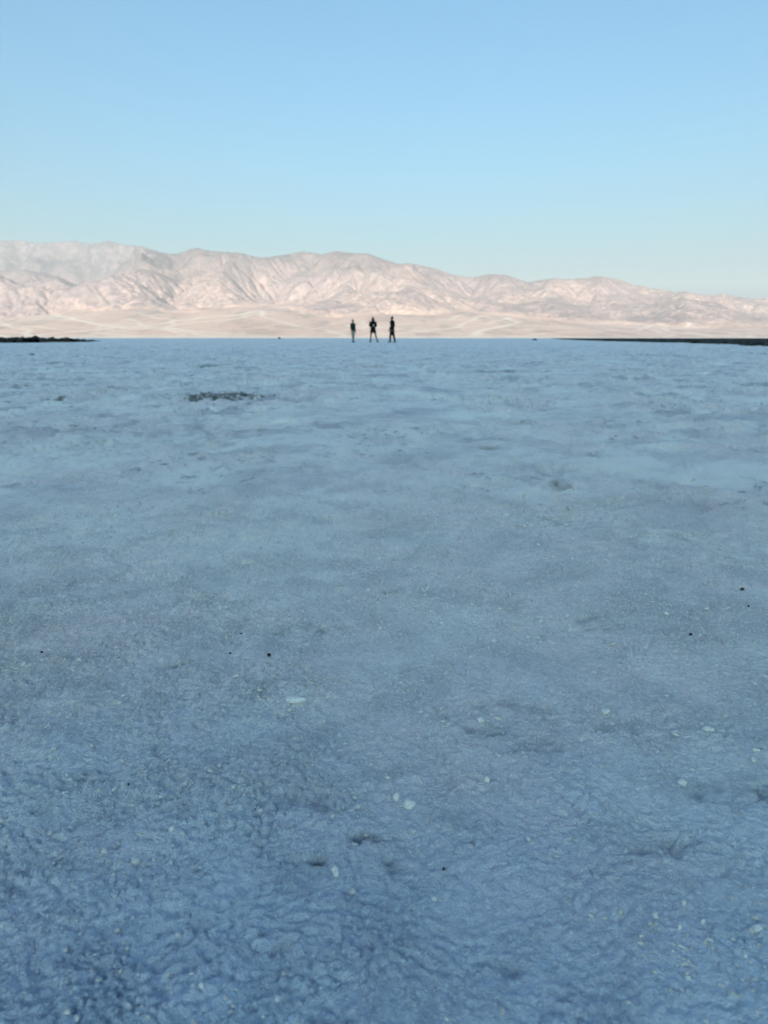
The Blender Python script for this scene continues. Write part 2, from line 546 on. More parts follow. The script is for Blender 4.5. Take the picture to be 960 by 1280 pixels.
    # --- match the skyline azimuth by azimuth
    for it in range(5):
        EL = np.arctan2(z, RR)
        nb = 900
        edges = np.linspace(R(-44), R(44), nb + 1)
        bi = np.clip(np.digitize(AZ.ravel(), edges) - 1, 0, nb - 1)
        mx = np.full(nb, 1e-4); np.maximum.at(mx, bi, EL.ravel())
        cen = (edges[:-1] + edges[1:]) / 2
        tgt = np.interp(cen, T[:, 0], T[:, 1])
        fac = np.tan(tgt) / np.tan(mx)
        kn = 71 if it < 2 else 11                                     # broad first, then only the crest line
        ker = np.hanning(kn); ker /= ker.sum()
        fac = np.convolve(np.pad(fac, kn // 2, mode='edge'), ker, 'valid')
        wgt = 1.0 if it < 2 else sstep(.86, .995, np.tan(EL) / np.tan(np.interp(AZ, cen, mx)))
        z = z * (1 + (np.interp(AZ, cen, fac) - 1) * wgt)
    # --- alluvial fans bury the foot of the range
    gam = np.interp(AZ, [R(-30), R(-8), R(4), R(12), R(28)], [1.2, 1.15, .95, .75, .42])
    y0 = 8700 + 250 * perlin(X / 2500, X * 0, 54)
    run = np.maximum(Y - y0, 0)
    apex = .8 + .40 * fbm(X / 3300, Y * 0 + 2.2, 3, 55)
    zfan = gam * apex * 470 * (run / 4700) ** 1.25
    zfan = np.minimum(zfan, gam * apex * 470 * (1 + (run - 4700).clip(0) / 9000))
    zfan = zfan + 4 * fbm(X / 260, Y / 900, 3, 56) * sstep(0, 1500, run)
    kk = 15 + 110 * sstep(600, 2600, run)
    zz = np.maximum(z, zfan) + kk * .25 * np.maximum(0, 1 - np.abs(z - zfan) / kk) ** 2
    fan = 1 - sstep(-20, 150, z - zfan + 60 * perlin(X / 300, Y / 700, 57))
    zz = np.where(run <= 0, -3, zz)
    # --- pale washes wandering down the fans
    wash = np.zeros_like(z)
    dxx = xs2[1] - xs2[0]
    rr = random.Random(5)
    for n in range(120):
        px = rr.uniform(-15000, 15000); drift = rr.uniform(-1.3, 1.6); py = rr.uniform(11500, 14500)
        w = 1; st = rr.uniform(.15, .8)
        ph = rr.uniform(0, 9)
        while py > 8700:
            py -= dxx * .5
            px += dxx * .5 * (drift + .30 * math.sin(py / 710 + ph) + .22 * math.sin(py / 190 + ph * 3))
            i = int((py - ys2[0]) / dxx); j = int((px - xs2[0]) / dxx)
            if 0 <= i < wash.shape[0] and w < j < wash.shape[1] - w:
                wash[i, j - w:j + w] = np.maximum(wash[i, j - w:j + w], st)
    wb = wash.copy()
    for ax in (0, 1):
        wb = (np.roll(wb, 1, ax) + 2 * wb + np.roll(wb, -1, ax)) / 4
    wb = np.clip(wb * 1.9, 0, 1)
    wb = np.maximum(wb, .8 * (1 - sstep(150, 900, run)))
    flow = sstep(5.6, 6.9, la)
    P = np.stack([X.ravel(), Y.ravel(), zz.ravel()], 1)
    me = grid_mesh('mountains', P, len(ys2), len(xs2))
    attr(me, 'wash', wb); attr(me, 'fan', fan); attr(me, 'flow', flow)
    me.materials.append(mountain_material())
    o = link(bpy.data.objects.new('mountains', me)); o['kind'] = 'structure'
    print('mountain verts', len(P), 'max z', zz.max())
    return o


def build_back_range():
    """the range behind the photographer whose shadow lies over the flat"""
    xs = np.linspace(-30000, 30000, 420); ys = np.linspace(-13500, -1200, 130)
    X, Y = np.meshgrid(xs, ys)
    d = -Y
    crest = 1560 + 70 * fbm(X / 4000, Y / 4000, 3, 80)
    t = np.clip((d - 1200) / (6600 - 1200), 0, 1)
    z = crest * np.where(d < 6600, t ** 1.25, 1 - .5 * sstep(6600, 13500, d))
    z = z * (1 + .18 * (1 - np.abs(perlin(X / 1400, Y / 1800, 81)) - .6) * (t < 1)) - 4
    z = z + 60 * fbm(X / 500, Y / 500, 3, 82) * sstep(.05, .3, t)
    me = grid_mesh('mountains', np.stack([X.ravel(), Y.ravel(), z.ravel()], 1), 130, 420)
    attr(me, 'wash', np.zeros(X.size)); attr(me, 'fan', np.zeros(X.size)); attr(me, 'flow', np.zeros(X.size))
    me.materials.append(bpy.data.materials['desert_rock'])
    o = link(bpy.data.objects.new('mountains', me)); o['kind'] = 'structure'
    return o


# ------------------------------------------------------------------ dark mud crust beside the salt
def build_mud(edge, side, ys, xmax, hmax, nc, seed, taper=1.0):
    """edge(y)-> x of the ragged inner border; strip runs outward to xmax"""
    ys = np.array(ys)
    ts = np.concatenate([np.linspace(0, .25, nc // 2, endpoint=False), np.linspace(.25, 1, nc // 2)])
    Tt, Yy = np.meshgrid(ts, ys)
    e = np.interp(Yy, *edge)
    X = e + side * (xmax * Tt ** 1.6)
    d = np.abs(X - e)
    rag = d + 2.2 * fbm(X * .45, Yy * .30, 3, seed) + 1.1 * perlin(X * 1.7, Yy * 1.7, seed + 9)
    m = sstep(.5, 1.6, rag)
    m = m * sstep(0, 8, Yy - ys[0]) * (1 - sstep(-60, 0, Yy - ys[-1]))
    cl = np.abs(perlin(X * 1.7, Yy * 1.7, seed + 1)) + .6 * np.abs(perlin(X * 4.1, Yy * 4.1, seed + 2)) + .35 * np.abs(perlin(X * 9, Yy * 9, seed + 3))
    low = .5 + .5 * fbm(X * .08, Yy * .08, 2, seed + 4)
    z = -.06 + m * (.055 + hmax * (.35 * low + .65 * cl) * np.interp(Yy, [50, 72], [1, taper]))
    me = grid_mesh('mud_crust', np.stack([X.ravel(), Yy.ravel(), z.ravel()], 1), len(ys), nc)
    if side < 0:
        me.flip_normals()
    me.materials.append(MUD)
    o = link(bpy.data.objects.new('mud_crust', me)); o['kind'] = 'structure'
    return o


# ------------------------------------------------------------------ stones
def lump_mesh(name, mat, seed, sx, sy, sz, sub=3, jag=.28):
    bm = bmesh.new()
    bmesh.ops.create_icosphere(bm, subdivisions=sub, radius=1)
    r = random.Random(seed)
    planes = []
    for _ in range(7):
        v = Vector((r.gauss(0, 1), r.gauss(0, 1), r.gauss(0, .8))).normalized()
        planes.append((v, r.uniform(.55, .85)))
    co = np.array([v.co for v in bm.verts])
    nz = perlin(co[:, 0] * 1.7 + seed, co[:, 1] * 1.7 + co[:, 2] * 2.1, seed) * jag + perlin(co[:, 0] * 5 + seed, co[:, 1] * 5 + co[:, 2] * 4, seed + 1) * jag * .4
    for v, n in zip(bm.verts, nz):
        p = v.co.copy()
        for (q, d) in planes:
            k = p.dot(q)
            if k > d:
                p -= q * (k - d) * .85
        p *= 1 + float(n)
        v.co = Vector((p.x * sx, p.y * sy, p.z * sz))
    for f in bm.faces:
        f.smooth = True
    me = bpy.data.meshes.new(name); bm.to_mesh(me); bm.free()
    me.materials.append(mat)
    return me


def gz(x, y):
    return float(ground_height(np.array([x]), np.array([y]))[0])


def stone(name, mat, u, v, wpx, hpx, label, cat, group, seed, deep=1.0, rot=0, sink=.35):
    x, y = ground_at(u, v)
    s = px_size(u, v)
    sx = wpx * s / 2 * 1.0; sz = hpx * s / 2 * .9; sy = sx * deep
    me = lump_mesh(name, mat, seed, sx, sy, sz)
    o = link(bpy.data.objects.new(name, me))
    o.location = (x, y, gz(x, y) + sz * (1 - sink)); o.rotation_euler = (0, 0, rot)
    o['label'] = label; o['category'] = cat
    if group:
        o['group'] = group
    return o


def build_stones():
    CH = [
        (512, 1022, 17, 13, 'largest pale salt chunk alone in the middle of the near flat', .8, .5),
        (420, 1106, 10, 20, 'upright narrow white salt chunk beside the darkest pit of the near flat', .8, 0),
        (160, 1266, 13, 12, 'rounded white salt chunk at the bottom edge, the upper of a touching pair', 1, 0),
        (171, 1274, 12, 10, 'rounded white salt chunk at the bottom edge, the lower of a touching pair', 1, .4),
        (253, 1244, 8, 9, 'small white salt chunk just above and right of the touching round pair', 1, .4),
        (817, 1166, 9, 9, 'small squarish white salt chunk above the group of curled crusts', 1, .3),
        (847, 1182, 6, 8, 'tiny upright salt chunk, the left of two side by side above the curled crusts', .8, .2),
        (876, 1175, 7, 8, 'tiny tilted salt chunk, the right of two side by side above the curled crusts', .8, .9),
        (943, 1183, 16, 8, 'long bright slanting salt chunk near the right edge of the picture', .6, .5),
        (756, 908, 12, 7, 'flat pale salt chunk lying alone beyond the rough lilac patch', .8, .1),
        (884, 922, 15, 8, 'flat pale salt chunk, the far one of two by the smooth patch at right', .7, -.3),
        (850, 993, 12, 9, 'flat pale salt chunk, the near one of two by the smooth patch at right', .8, -.2),
        (600, 918, 11, 10, 'broken pale salt chunk on the left rim of the broad bluish hollow', .9, .2),
        (372, 889, 30, 8, 'long curled pale salt crust lying across the middle of the flat', .5, -.12),
        (215, 1040, 9, 8, 'small greenish white salt chunk with a dark gap under it', .9, .3),
        (608, 996, 8, 9, 'small pale salt chunk below the broad bluish hollow', .9, .3),
        (495, 1014, 9, 14, 'crooked thin salt chunk just left of the largest pale chunk', .6, .3),
    ]
    for i, (u, v, w, h, lab, deep, rot) in enumerate(CH):
        stone('salt_chunk', CHUNK, u, v, w, h, lab, 'salt chunk', 'loose salt chunks on the flat', 100 + i, deep, rot)
    PB = [
        (926, 749, 6, 5, 'dark brown pebble on a smooth pale patch near the right edge'),
        (862, 804, 6, 3.5, 'thin dark pebble in front of the smooth pale patch at right'),
        (337, 828, 7, 4.5, 'brownish pebble, nearest of the three dark specks left of centre'),
        (302, 793, 7, 3, 'flat dark pebble, farthest of the three dark specks left of centre'),
        (288, 818.5, 3.5, 2.5, 'tiniest black pebble, leftmost of the three dark specks left of centre'),
        (161, 985, 4, 4, 'tiny black pebble beside a pale crumb in the lower left'),
        (52, 816, 4, 3, 'tiny dark pebble near the left edge of the flat'),
        (554, 1102, 5, 5, 'small black pebble beside the two dark pits of the near flat'),
        (934, 771, 3.5, 3, 'tiny grey pebble just below the dark brown pebble at right'),
    ]
    for i, (u, v, w, h, lab) in enumerate(PB):
        stone('dark_pebble', PEB, u, v, w, h, lab, 'pebble', 'dark pebbles on the salt', 300 + i, .8, i)
    stone('mud_clod', MUD, 668, 425.2, 7, 2.2, 'small dark mud clod standing alone beyond the people at right', 'mud clod', 'mud clods on the far flat', 401, .8, 0, .1)
    stone('mud_clod', MUD, 349, 423.6, 4, 2.4, 'tiny dark mud clod on the horizon left of the three people', 'mud clod', 'mud clods on the far flat', 402, .8, 0, .1)
    stone('mud_clod', MUD, 40, 443.8, 6, 2.0, 'small dark mud clod near the left edge in front of the dark band', 'mud clod', 'mud clods on the far flat', 403, .8, 0, .2)


def build_crumbs():
    """the uncountable small salt crumbs and curled flakes"""
    base = []
    for s in range(10):
        bm = bmesh.new(); bmesh.ops.create_icosphere(bm, subdivisions=2, radius=1)
        co = np.array([v.co for v in bm.verts])
        nz = perlin(co[:, 0] * 1.6 + s * 3, co[:, 1] * 1.6 + co[:, 2] * 2, s + 200) * .45
        nz = nz + perlin(co[:, 0] * 3.3 + s, co[:, 1] * 3.3 - co[:, 2] * 3, s + 230) * .35
        co = co * (1 + nz[:, None])
        base.append((co, np.array([[v.index for v in f.verts] for f in bm.faces])))
        bm.free()
    r = np.random.default_rng(21)
    V, Fc, off = [], [], 0

    def put(x, y, sx, sy, sz, rot, k, zoff):
        nonlocal off
        co, f = base[k]
        c, s = math.cos(rot), math.sin(rot)
        p = co * (sx, sy, sz)
        q = np.stack([p[:, 0] * c - p[:, 1] * s + x, p[:, 0] * s + p[:, 1] * c + y, p[:, 2] + zoff], 1)
        V.append(q); Fc.append(f + off); off += len(q)
    n = 34000
    yy = .2 + 1.9 * r.random(n) ** 1.5
    xx = (r.random(n) * 2 - 1) * (.35 + yy * .85)
    dens = fbm(xx * 2.3, yy * 2.3, 3, 20) + .35 * perlin(xx * 8, yy * 8, 90)
    keep = r.random(n) < sstep(-.15, .75, dens) * .9 + .06
    xx, yy = xx[keep], yy[keep]
    hh = ground_height(xx, yy)
    for x, y, h in zip(xx, yy, hh):
        s = .0006 + .0014 * r.random() ** 3 + (.0022 if r.random() < .012 else 0)
        s *= .8 + .35 * y
        put(x, y, s * r.uniform(.8, 1.5), s * r.uniform(.7, 1.2), s * r.uniform(.5, .9), r.uniform(0, 6.3), int(r.integers(10)), h - s * .05)
    # clusters seen in the picture
    for (cu, cv, cn, sp) in [(850, 1200, 70, 85), (890, 940, 60, 60), (372, 875, 70, 45), (690, 650, 60, 30), (512, 1020, 45, 50),
                             (240, 1240, 30, 60), (610, 940, 45, 45), (490, 745, 30, 22), (640, 770, 40, 60), (60, 900, 30, 60), (920, 1240, 40, 50)]:
        us = cu + r.normal(0, sp, cn); vs = np.minimum(cv + r.normal(0, sp * .45, cn), 1290)
        pts = np.array([ground_at(a, b) for a, b in zip(us, vs)])
        hh = ground_height(pts[:, 0], pts[:, 1])
        for (x, y), h, v in zip(pts, hh, vs):
            s = px_size(cu, v) * (1.2 + 2.6 * r.random() ** 2.5)
            put(x, y, s * r.uniform(.8, 1.7), s * r.uniform(.6, 1.1), s * r.uniform(.4, .9), r.uniform(0, 6.3), int(r.integers(10)), h + s * .2)
    # curled flakes: short raised arcs of crust
    arcs = [(810, 1187, 9), (853, 1200, 10), (888, 1206, 9), (858, 1240, 16), (915, 1257, 11), (945, 1250, 9), (943, 1144, 8), (815, 1215, 7)]
    for _ in range(5):
        arcs.append((r.uniform(20, 940), r.uniform(800, 1270), r.uniform(3, 8)))
    for (u, v, rp) in arcs:
        x, y = ground_at(u, v); s = px_size(u, v); rad = rp * s
        a0 = r.uniform(-.6, .6) + (math.pi / 2 if r.random() < .6 else -math.pi / 2); span = r.uniform(.9, 1.5)
        nst = 9
        for i in range(nst):
            a = a0 + span * (i / (nst - 1) * 2 - 1)
            w = (1 - abs(i / (nst - 1) * 2 - 1) ** 2) * .8 + .3
            px, py = x + rad * math.cos(a), y + rad * math.sin(a)
            put(px, py, rad * .30 * r.uniform(.6, 1.2), rad * .15 * w, rad * .20 * w * r.uniform(.5, 1.2), a + math.pi / 2, int(r.integers(10)), gz(px, py) - rad * .04)
    def finish(name, mat):
        Vv = np.concatenate(V); F = np.concatenate(Fc)
        me = bpy.data.meshes.new(name)
        me.vertices.add(len(Vv)); me.vertices.foreach_set('co', Vv.astype(np.float32).ravel())
        me.loops.add(len(F) * 3); me.loops.foreach_set('vertex_index', F.astype(np.int32).ravel())
        me.polygons.add(len(F)); me.polygons.foreach_set('loop_start', np.arange(len(F), dtype=np.int32) * 3)
        me.polygons.foreach_set('use_smooth', np.full(len(F), True))
        me.update(calc_edges=True)
        me.materials.append(mat)
        o = link(bpy.data.objects.new(name, me)); o['kind'] = 'stuff'
        print(name, len(Vv))
    finish('salt_crumbs', CRUMB)
    # the crystalline grit that makes up the crust itself
    V.clear(); Fc.clear(); off = 0
    base.clear()
    for s in range(12):
        bm = bmesh.new(); bmesh.ops.create_icosphere(bm, subdivisions=1, radius=1)
        co = np.array([v.co for v in bm.verts]) * r.uniform(.55, 1.35, (len(bm.verts), 1))
        base.append((co, np.array([[v.index for v in f.verts] for f in bm.faces])))
        bm.free()
    n = 95000
    yy = .2 + 1.25 * r.random(n) ** 1.5
    xx = (r.random(n) * 2 - 1) * (.30 + yy * .75)
    dens = fbm(xx * 1.3, yy * 1.3, 3, 20) + .6 * perlin(xx * 14, yy * 14, 93) + .4 * perlin(xx * 40, yy * 40, 94)
    keep = r.random(n) < sstep(-.5, .6, dens) * .9 + .05
    xx, yy = xx[keep], yy[keep]
    hh = ground_height(xx, yy)
    for x, y, h in zip(xx, yy, hh):
        s = (.0006 + .0013 * r.random() ** 2.5) * (.8 + .3 * y)
        put(x, y, s * r.uniform(.8, 1.5), s * r.uniform(.7, 1.2), s * r.uniform(.6, 1.1), r.uniform(0, 6.3), int(r.integers(12)), h - s * .05)
    finish('salt_grit', bpy.data.materials['salt_crust'])


# ------------------------------------------------------------------ people
def tube(bm, pts, radii, seg=12):
    """closed tube through pts with (rx, ry) radii; round ends"""
    pts = [Vector(p) for p in pts]
    radii = [(q, q) if isinstance(q, (int, float)) else q for q in radii]
    d0 = (pts[1] - pts[0]).normalized(); d1 = (pts[-1] - pts[-2]).normalized()
    P, Q = [], []
    for k in (.98, .8, .45):
        m = min(radii[0]); P.append(pts[0] - d0 * m * k * .8); f = math.sqrt(max(0.02, 1 - k * k)); Q.append((radii[0][0] * f, radii[0][1] * f))
    P += pts; Q += radii
    for k in (.45, .8, .98):
        m = min(radii[-1]); P.append(pts[-1] + d1 * m * k * .8); f = math.sqrt(max(0.02, 1 - k * k)); Q.append((radii[-1][0] * f, radii[-1][1] * f))
    rings = []
    for i, (p, (rx, ry)) in enumerate(zip(P, Q)):
        d = (P[min(i + 1, len(P) - 1)] - P[max(i - 1, 0)]).normalized()
        ref = Vector((1, 0, 0)) if abs(d.x) < .85 else Vector((0, 1, 0))
        b = d.cross(ref).normalized(); a = b.cross(d).normalized()
        rings.append([bm.verts.new(p + a * rx * math.cos(t) + b * ry * math.sin(t)) for t in (2 * math.pi * j / seg for j in range(seg))])
    for r0, r1 in zip(rings, rings[1:]):
        for j in range(seg):
            bm.faces.new((r0[j], r0[(j + 1) % seg], r1[(j + 1) % seg], r1[j]))
    bm.faces.new(list(reversed(rings[0]))); bm.faces.new(rings[-1])


def ball(bm, c, r3):
    res = bmesh.ops.create_uvsphere(bm, u_segments=16, v_segments=12, radius=1)
    for v in res['verts']:
        v.co = Vector((v.co.x * r3[0] + c[0], v.co.y * r3[1] + c[1], v.co.z * r3[2] + c[2]))


def solid(name, bm, mat, parent, voxel=.008, smooth=3):
    bmesh.ops.recalc_face_normals(bm, faces=bm.faces)
    me = bpy.data.meshes.new(name); bm.to_mesh(me); bm.free()
    tmp = bpy.data.objects.new(name, me); C.objects.link(tmp)
    if voxel:
        rm = tmp.modifiers.new('r', 'REMESH'); rm.mode = 'VOXEL'; rm.voxel_size = voxel
        sm = tmp.modifiers.new('s', 'SMOOTH'); sm.iterations = smooth; sm.factor = .5
        dg = bpy.context.evaluated_depsgraph_get(); dg.update()
        me2 = bpy.data.meshes.new_from_object(tmp.evaluated_get(dg))
    else:
        me2 = me
    C.objects.unlink(tmp); bpy.data.objects.remove(tmp)
    me2.name = name
    me2.materials.clear(); me2.materials.append(mat)
    for p in me2.polygons:
        p.use_smooth = True
    o = link(bpy.data.objects.new(name, me2), parent)
    return o


def hand(bm, wrist, dirv, side):
    """palm, four bent fingers and a thumb hanging along dirv"""
    w = Vector(wrist); d = Vector(dirv).normalized()
    lat = Vector((0, -1, 0)) - d * d.dot(Vector((0, -1, 0)))
    if lat.length < .2:
        lat = Vector((side, 0, 0))
    lat.normalize()
    inn = d.cross(lat) * side
    palm = w + d * .085
    tube(bm, [w, w + d * .04, palm], [(.024, .02), (.036, .018), (.040, .016)])
    for i, L in enumerate((.070, .080, .074, .056)):
        b = palm + lat * (.030 - .02 * i) - d * .008
        tube(bm, [b, b + d * L * .5 + inn * .004, b + d * L * .92 + inn * .020], [.0095, .009, .008], 8)
    tb = w + d * .03 + lat * .026
    tube(bm, [tb, tb + d * .03 + lat * .022, tb + d * .065 + lat * .024 + inn * .01], [.012, .0105, .009], 8)


TORSO = [(.90, .150, .108), (1.00, .142, .102), (1.12, .130, .094), (1.26, .155, .105), (1.38, .165, .098), (1.44, .120, .072), (1.49, .060, .055)]


def torso_pts(lean=0):
    return [(0, .0 + lean * (z - .9), z) for z, _, _ in TORSO]


def make_person(label, loc, rz, height, pose, cloth):
    root = bpy.data.objects.new('person', None); C.objects.link(root)
    root['label'] = label; root['category'] = 'person'; root['group'] = 'people standing far out on the flat'
    root.location = loc; root.rotation_euler = (0, 0, rz)
    k = height / 1.76; root.scale = (k, k, k)
    W = pose.get('w', 1.0)
    lean = pose.get('lean', 0)
    sh_y = lean * .52
    # ---- body
    bm = bmesh.new()
    tube(bm, torso_pts(lean), [(a * W, b) for _, a, b in TORSO], 18)
    hc = Vector((0, lean * .7 - .012, 1.635))
    tube(bm, [(0, lean * .55, 1.45), (0, lean * .68, 1.56)], [.056, .052])
    ball(bm, hc + Vector((0, .006, .018)), (.074, .092, .104))
    ball(bm, hc + Vector((0, -.028, -.055)), (.052, .056, .058))           # jaw
    tube(bm, [hc + Vector((0, -.085, .022)), hc + Vector((0, -.105, -.012))], [.009, .014], 8)   # nose
    ball(bm, hc + Vector((0, -.082, -.052)), (.022, .012, .009))           # lips
    for s in (-1, 1):
        ball(bm, hc + Vector((s * .076, .008, .0)), (.011, .020, .032))    # ears
        S = Vector((s * .175 * W, sh_y, 1.415)); E = Vector(pose['elbow'][s]); Wr = Vector(pose['wrist'][s])
        tube(bm, [(s * .09 * W, sh_y, 1.42), S, (S + E) / 2, E, (E + Wr) / 2, Wr], [.055, .056, .047, .039, .038, .027])
        hand(bm, Wr, pose['hand'][s], s)
        H = Vector((s * .088, 0, .90)); Kn = Vector(pose['knee'][s]); An = Vector(pose['ankle'][s])
        tube(bm, [H, H.lerp(Kn, .45), Kn, Kn.lerp(An, .35) + Vector((0, .012, 0)), An], [.094, .076, .055, .054, .038], 14)
        t = Vector((math.sin(pose['toe'][s]), -math.cos(pose['toe'][s]), 0))
        tube(bm, [An + Vector((0, 0, -.045)) - t * .05, An + Vector((0, 0, -.05)) + t * .08, An + Vector((0, 0, -.06)) + t * .16], [.036, .036, .026])
    solid('person_body', bm, cloth['skin'], root, .0075, 2).name = 'body'
    for s in (-1, 1):
        bm = bmesh.new(); ball(bm, hc + Vector((s * .030, -.079, .022)), (.012, .009, .008))
        solid('eye', bm, EYE, root, 0)
    # ---- hair
    bm = bmesh.new()
    ball(bm, hc + Vector((0, .022, .036)), (.083, .092, .100))
    if cloth.get('long'):
        tube(bm, [hc + Vector((0, .05, .04)), hc + Vector((0, .065, -.08)), (0, .085 + sh_y, 1.40), (0, .105 + sh_y, 1.28)], [(.085, .06), (.095, .05), (.12, .04), (.09, .03)])
        for s in (-1, 1):
            tube(bm, [hc + Vector((s * .072, .0, .03)), hc + Vector((s * .085, -.01, -.08)), (s * .10, -.03 + sh_y, 1.44)], [(.02, .04), (.026, .04), (.03, .03)])
    solid('hair', bm, cloth['hair'], root, .009, 3)
    # ---- jacket
    bm = bmesh.new()
    hem = cloth.get('hem', .86)
    g = .024
    tp = [(z, a, b) for z, a, b in TORSO if z > .95]
    pts = [(0, 0, hem), (0, 0, (hem + 1.0) / 2)] + [(0, lean * (z - .9), z) for z, _, _ in tp]
    rad = [(.165 * W + cloth.get('flare', 0), .125), (.162 * W, .122)] + [((a + g) * W, b + g) for _, a, b in tp]
    tube(bm, pts, rad, 18)
    tube(bm, [(0, lean * .55, 1.46), (0, lean * .62, 1.525)], [(.085, .075), (.070, .066)])   # collar
    for s in (-1, 1):
        S = Vector((s * .175 * W, sh_y, 1.415)); E = Vector(pose['elbow'][s]); Wr = Vector(pose['wrist'][s])
        Wc = E.lerp(Wr, .93)
        tube(bm, [(s * .08 * W, sh_y, 1.415), S, (S + E) / 2, E, (E + Wc) / 2, Wc], [.072, .074, .064, .058, .054, .042])
    j = solid('jacket', bm, cloth['jacket'], root, .010, 3)
    if cloth.get('shirt'):
        bm = bmesh.new()
        ball(bm, (pose['shirt_x'], -.118 + sh_y, 1.20), (.052, .030, .085))
        solid('shirt', bm, cloth['shirt'], root, .008, 2)
    # ---- trousers or shorts
    bm = bmesh.new()
    tube(bm, [(0, 0, .86), (0, 0, .96), (0, 0, 1.03)], [(.165 * W, .120), (.158 * W, .116), (.150 * W, .112)], 18)
    for s in (-1, 1):
        H = Vector((s * .088, 0, .90)); Kn = Vector(pose['knee'][s]); An = Vector(pose['ankle'][s])
        if cloth.get('shorts'):
            tube(bm, [H, H.lerp(Kn, .52)], [.104, .094], 14)
        else:
            tube(bm, [H, H.lerp(Kn, .45), Kn, Kn.lerp(An, .4), An + Vector((0, 0, .03))], [.106, .092, .074, .070, .060], 14)
    solid('shorts' if cloth.get('shorts') else 'trousers', bm, cloth['legs'], root, .010, 3)
    # ---- shoes
    for s in (-1, 1):
        bm = bmesh.new(); An = Vector(pose['ankle'][s])
        t = Vector((math.sin(pose['toe'][s]), -math.cos(pose['toe'][s]), 0))
        z0 = An.z - .085
        top = cloth.get('boot', .03)
        tube(bm, [(An.x, An.y, z0 + .035), An + Vector((0, 0, top * .5)), An + Vector((0, 0, top))], [(.052, .052), (.052, .052), (.052, .052)])
        b = Vector((An.x, An.y, z0))
        tube(bm, [b - t * .055 + Vector((0, 0, .036)), b + t * .05 + Vector((0, 0, .044)), b + t * .13 + Vector((0, 0, .036)), b + t * .185 + Vector((0, 0, .028))],
             [.042, (.047, .046), (.048, .038), (.036, .028)])
        solid('shoe', bm, cloth['shoe'], root, .008, 2)
    return root


def build_people():
    skin1 = plain('skin_tan', (.30, .17, .11), .6, .4, .1)
    skin2 = plain('skin_brown', (.17, .095, .060), .6, .4, .1)
    hair = plain('dark_hair', (.012, .010, .009), .55, .4, .4, 90)
    green = plain('dark_green_cloth', (.014, .042, .022), .9, .1)
    grey = plain('grey_cloth', (.36, .34, .34), .9, .1)
    black = plain('black_cloth', (.008, .008, .009), .9, .1)
    navy = plain('navy_cloth', (.008, .011, .018), .9, .1)
    leather = plain('dark_leather', (.012, .014, .020), .6, .3)
    white = plain('white_cloth', (.75, .75, .76), .9, .1)

    def ground_pt(u, v):
        x, y = ground_at(u, v)
        return x, y
    Y = 51.0

    def place(u):
        d = ray(u, 427.6)
        x = d[0] / d[1] * Y
        return (x, Y, gz(x, Y) - .004)
    # green jacket, side on, looking at the others
    p = dict(elbow={-1: (-.215, .02, 1.13), 1: (.215, .02, 1.13)}, wrist={-1: (-.225, -.05, .89), 1: (.225, -.05, .89)},
             hand={-1: (.1, -.2, -1), 1: (-.1, -.2, -1)},
             knee={-1: (-.085, -.02, .50), 1: (.085, .03, .50)}, ankle={-1: (-.085, -.03, .085), 1: (.085, .06, .085)},
             toe={-1: -.1, 1: .15}, lean=.03, w=1.25)
    make_person('shorter person in dark green jacket and grey trousers standing side on', place(441.5), R(52), 1.51, p,
                dict(skin=skin1, hair=hair, jacket=green, legs=grey, shoe=leather, hem=.90, boot=.13))
    # middle one, feet apart, hands together before the chest
    p = dict(elbow={-1: (-.225, .02, 1.13), 1: (.235, .02, 1.13)}, wrist={-1: (-.10, -.20, 1.10), 1: (.13, -.20, 1.12)},
             hand={-1: (.9, -.1, .1), 1: (-.9, -.1, .05)},
             knee={-1: (-.15, -.02, .50), 1: (.19, -.01, .50)}, ankle={-1: (-.19, .0, .085), 1: (.31, .02, .085)},
             toe={-1: -.25, 1: .5}, lean=.0, w=1.08, shirt_x=.035)
    make_person('person in black top and dark shorts standing with legs wide apart', place(466.3), R(4), 1.66, p,
                dict(skin=skin2, hair=hair, jacket=black, legs=black, shoe=leather, hem=.80, shorts=True, long=True, shirt=white, boot=.05))
    # right one in a long dark coat, mid step towards the left
    p = dict(elbow={-1: (-.225, .03, 1.13), 1: (.225, .03, 1.13)}, wrist={-1: (-.19, -.12, .90), 1: (.19, -.09, .90)},
             hand={-1: (0, -.2, -1), 1: (0, -.2, -1)},
             knee={-1: (-.09, -.10, .51), 1: (.09, .06, .50)}, ankle={-1: (-.09, -.12, .085), 1: (.10, .16, .085)},
             toe={-1: -.05, 1: .1}, lean=-.03, w=1.2)
    make_person('tallest person in long dark coat with one foot forward', place(490.3), R(-62), 1.72, p,
                dict(skin=skin2, hair=hair, jacket=navy, legs=black, shoe=leather, hem=.60, flare=.015, boot=.12))


# ------------------------------------------------------------------ settings
ROW0, ROWK, DTH = .0010, .0040, .00085
EROS = 40

MUD = mud_material()
CHUNK = plain('salt_chunk_white', (.86, .87, .86), .6, .4, .12, 250)
CRUMB = plain('salt_crumb_white', (.80, .79, .80), .6, .4, .35, 220)
GRAIN = plain('salt_grain', (.74, .76, .78), .6, .4, .45, 90)
PEB = plain('dark_stone', (.060, .046, .040), .7, .4, .4, 200)
EYE = plain('eye_dark', (.02, .015, .012), .2, .5, .1)

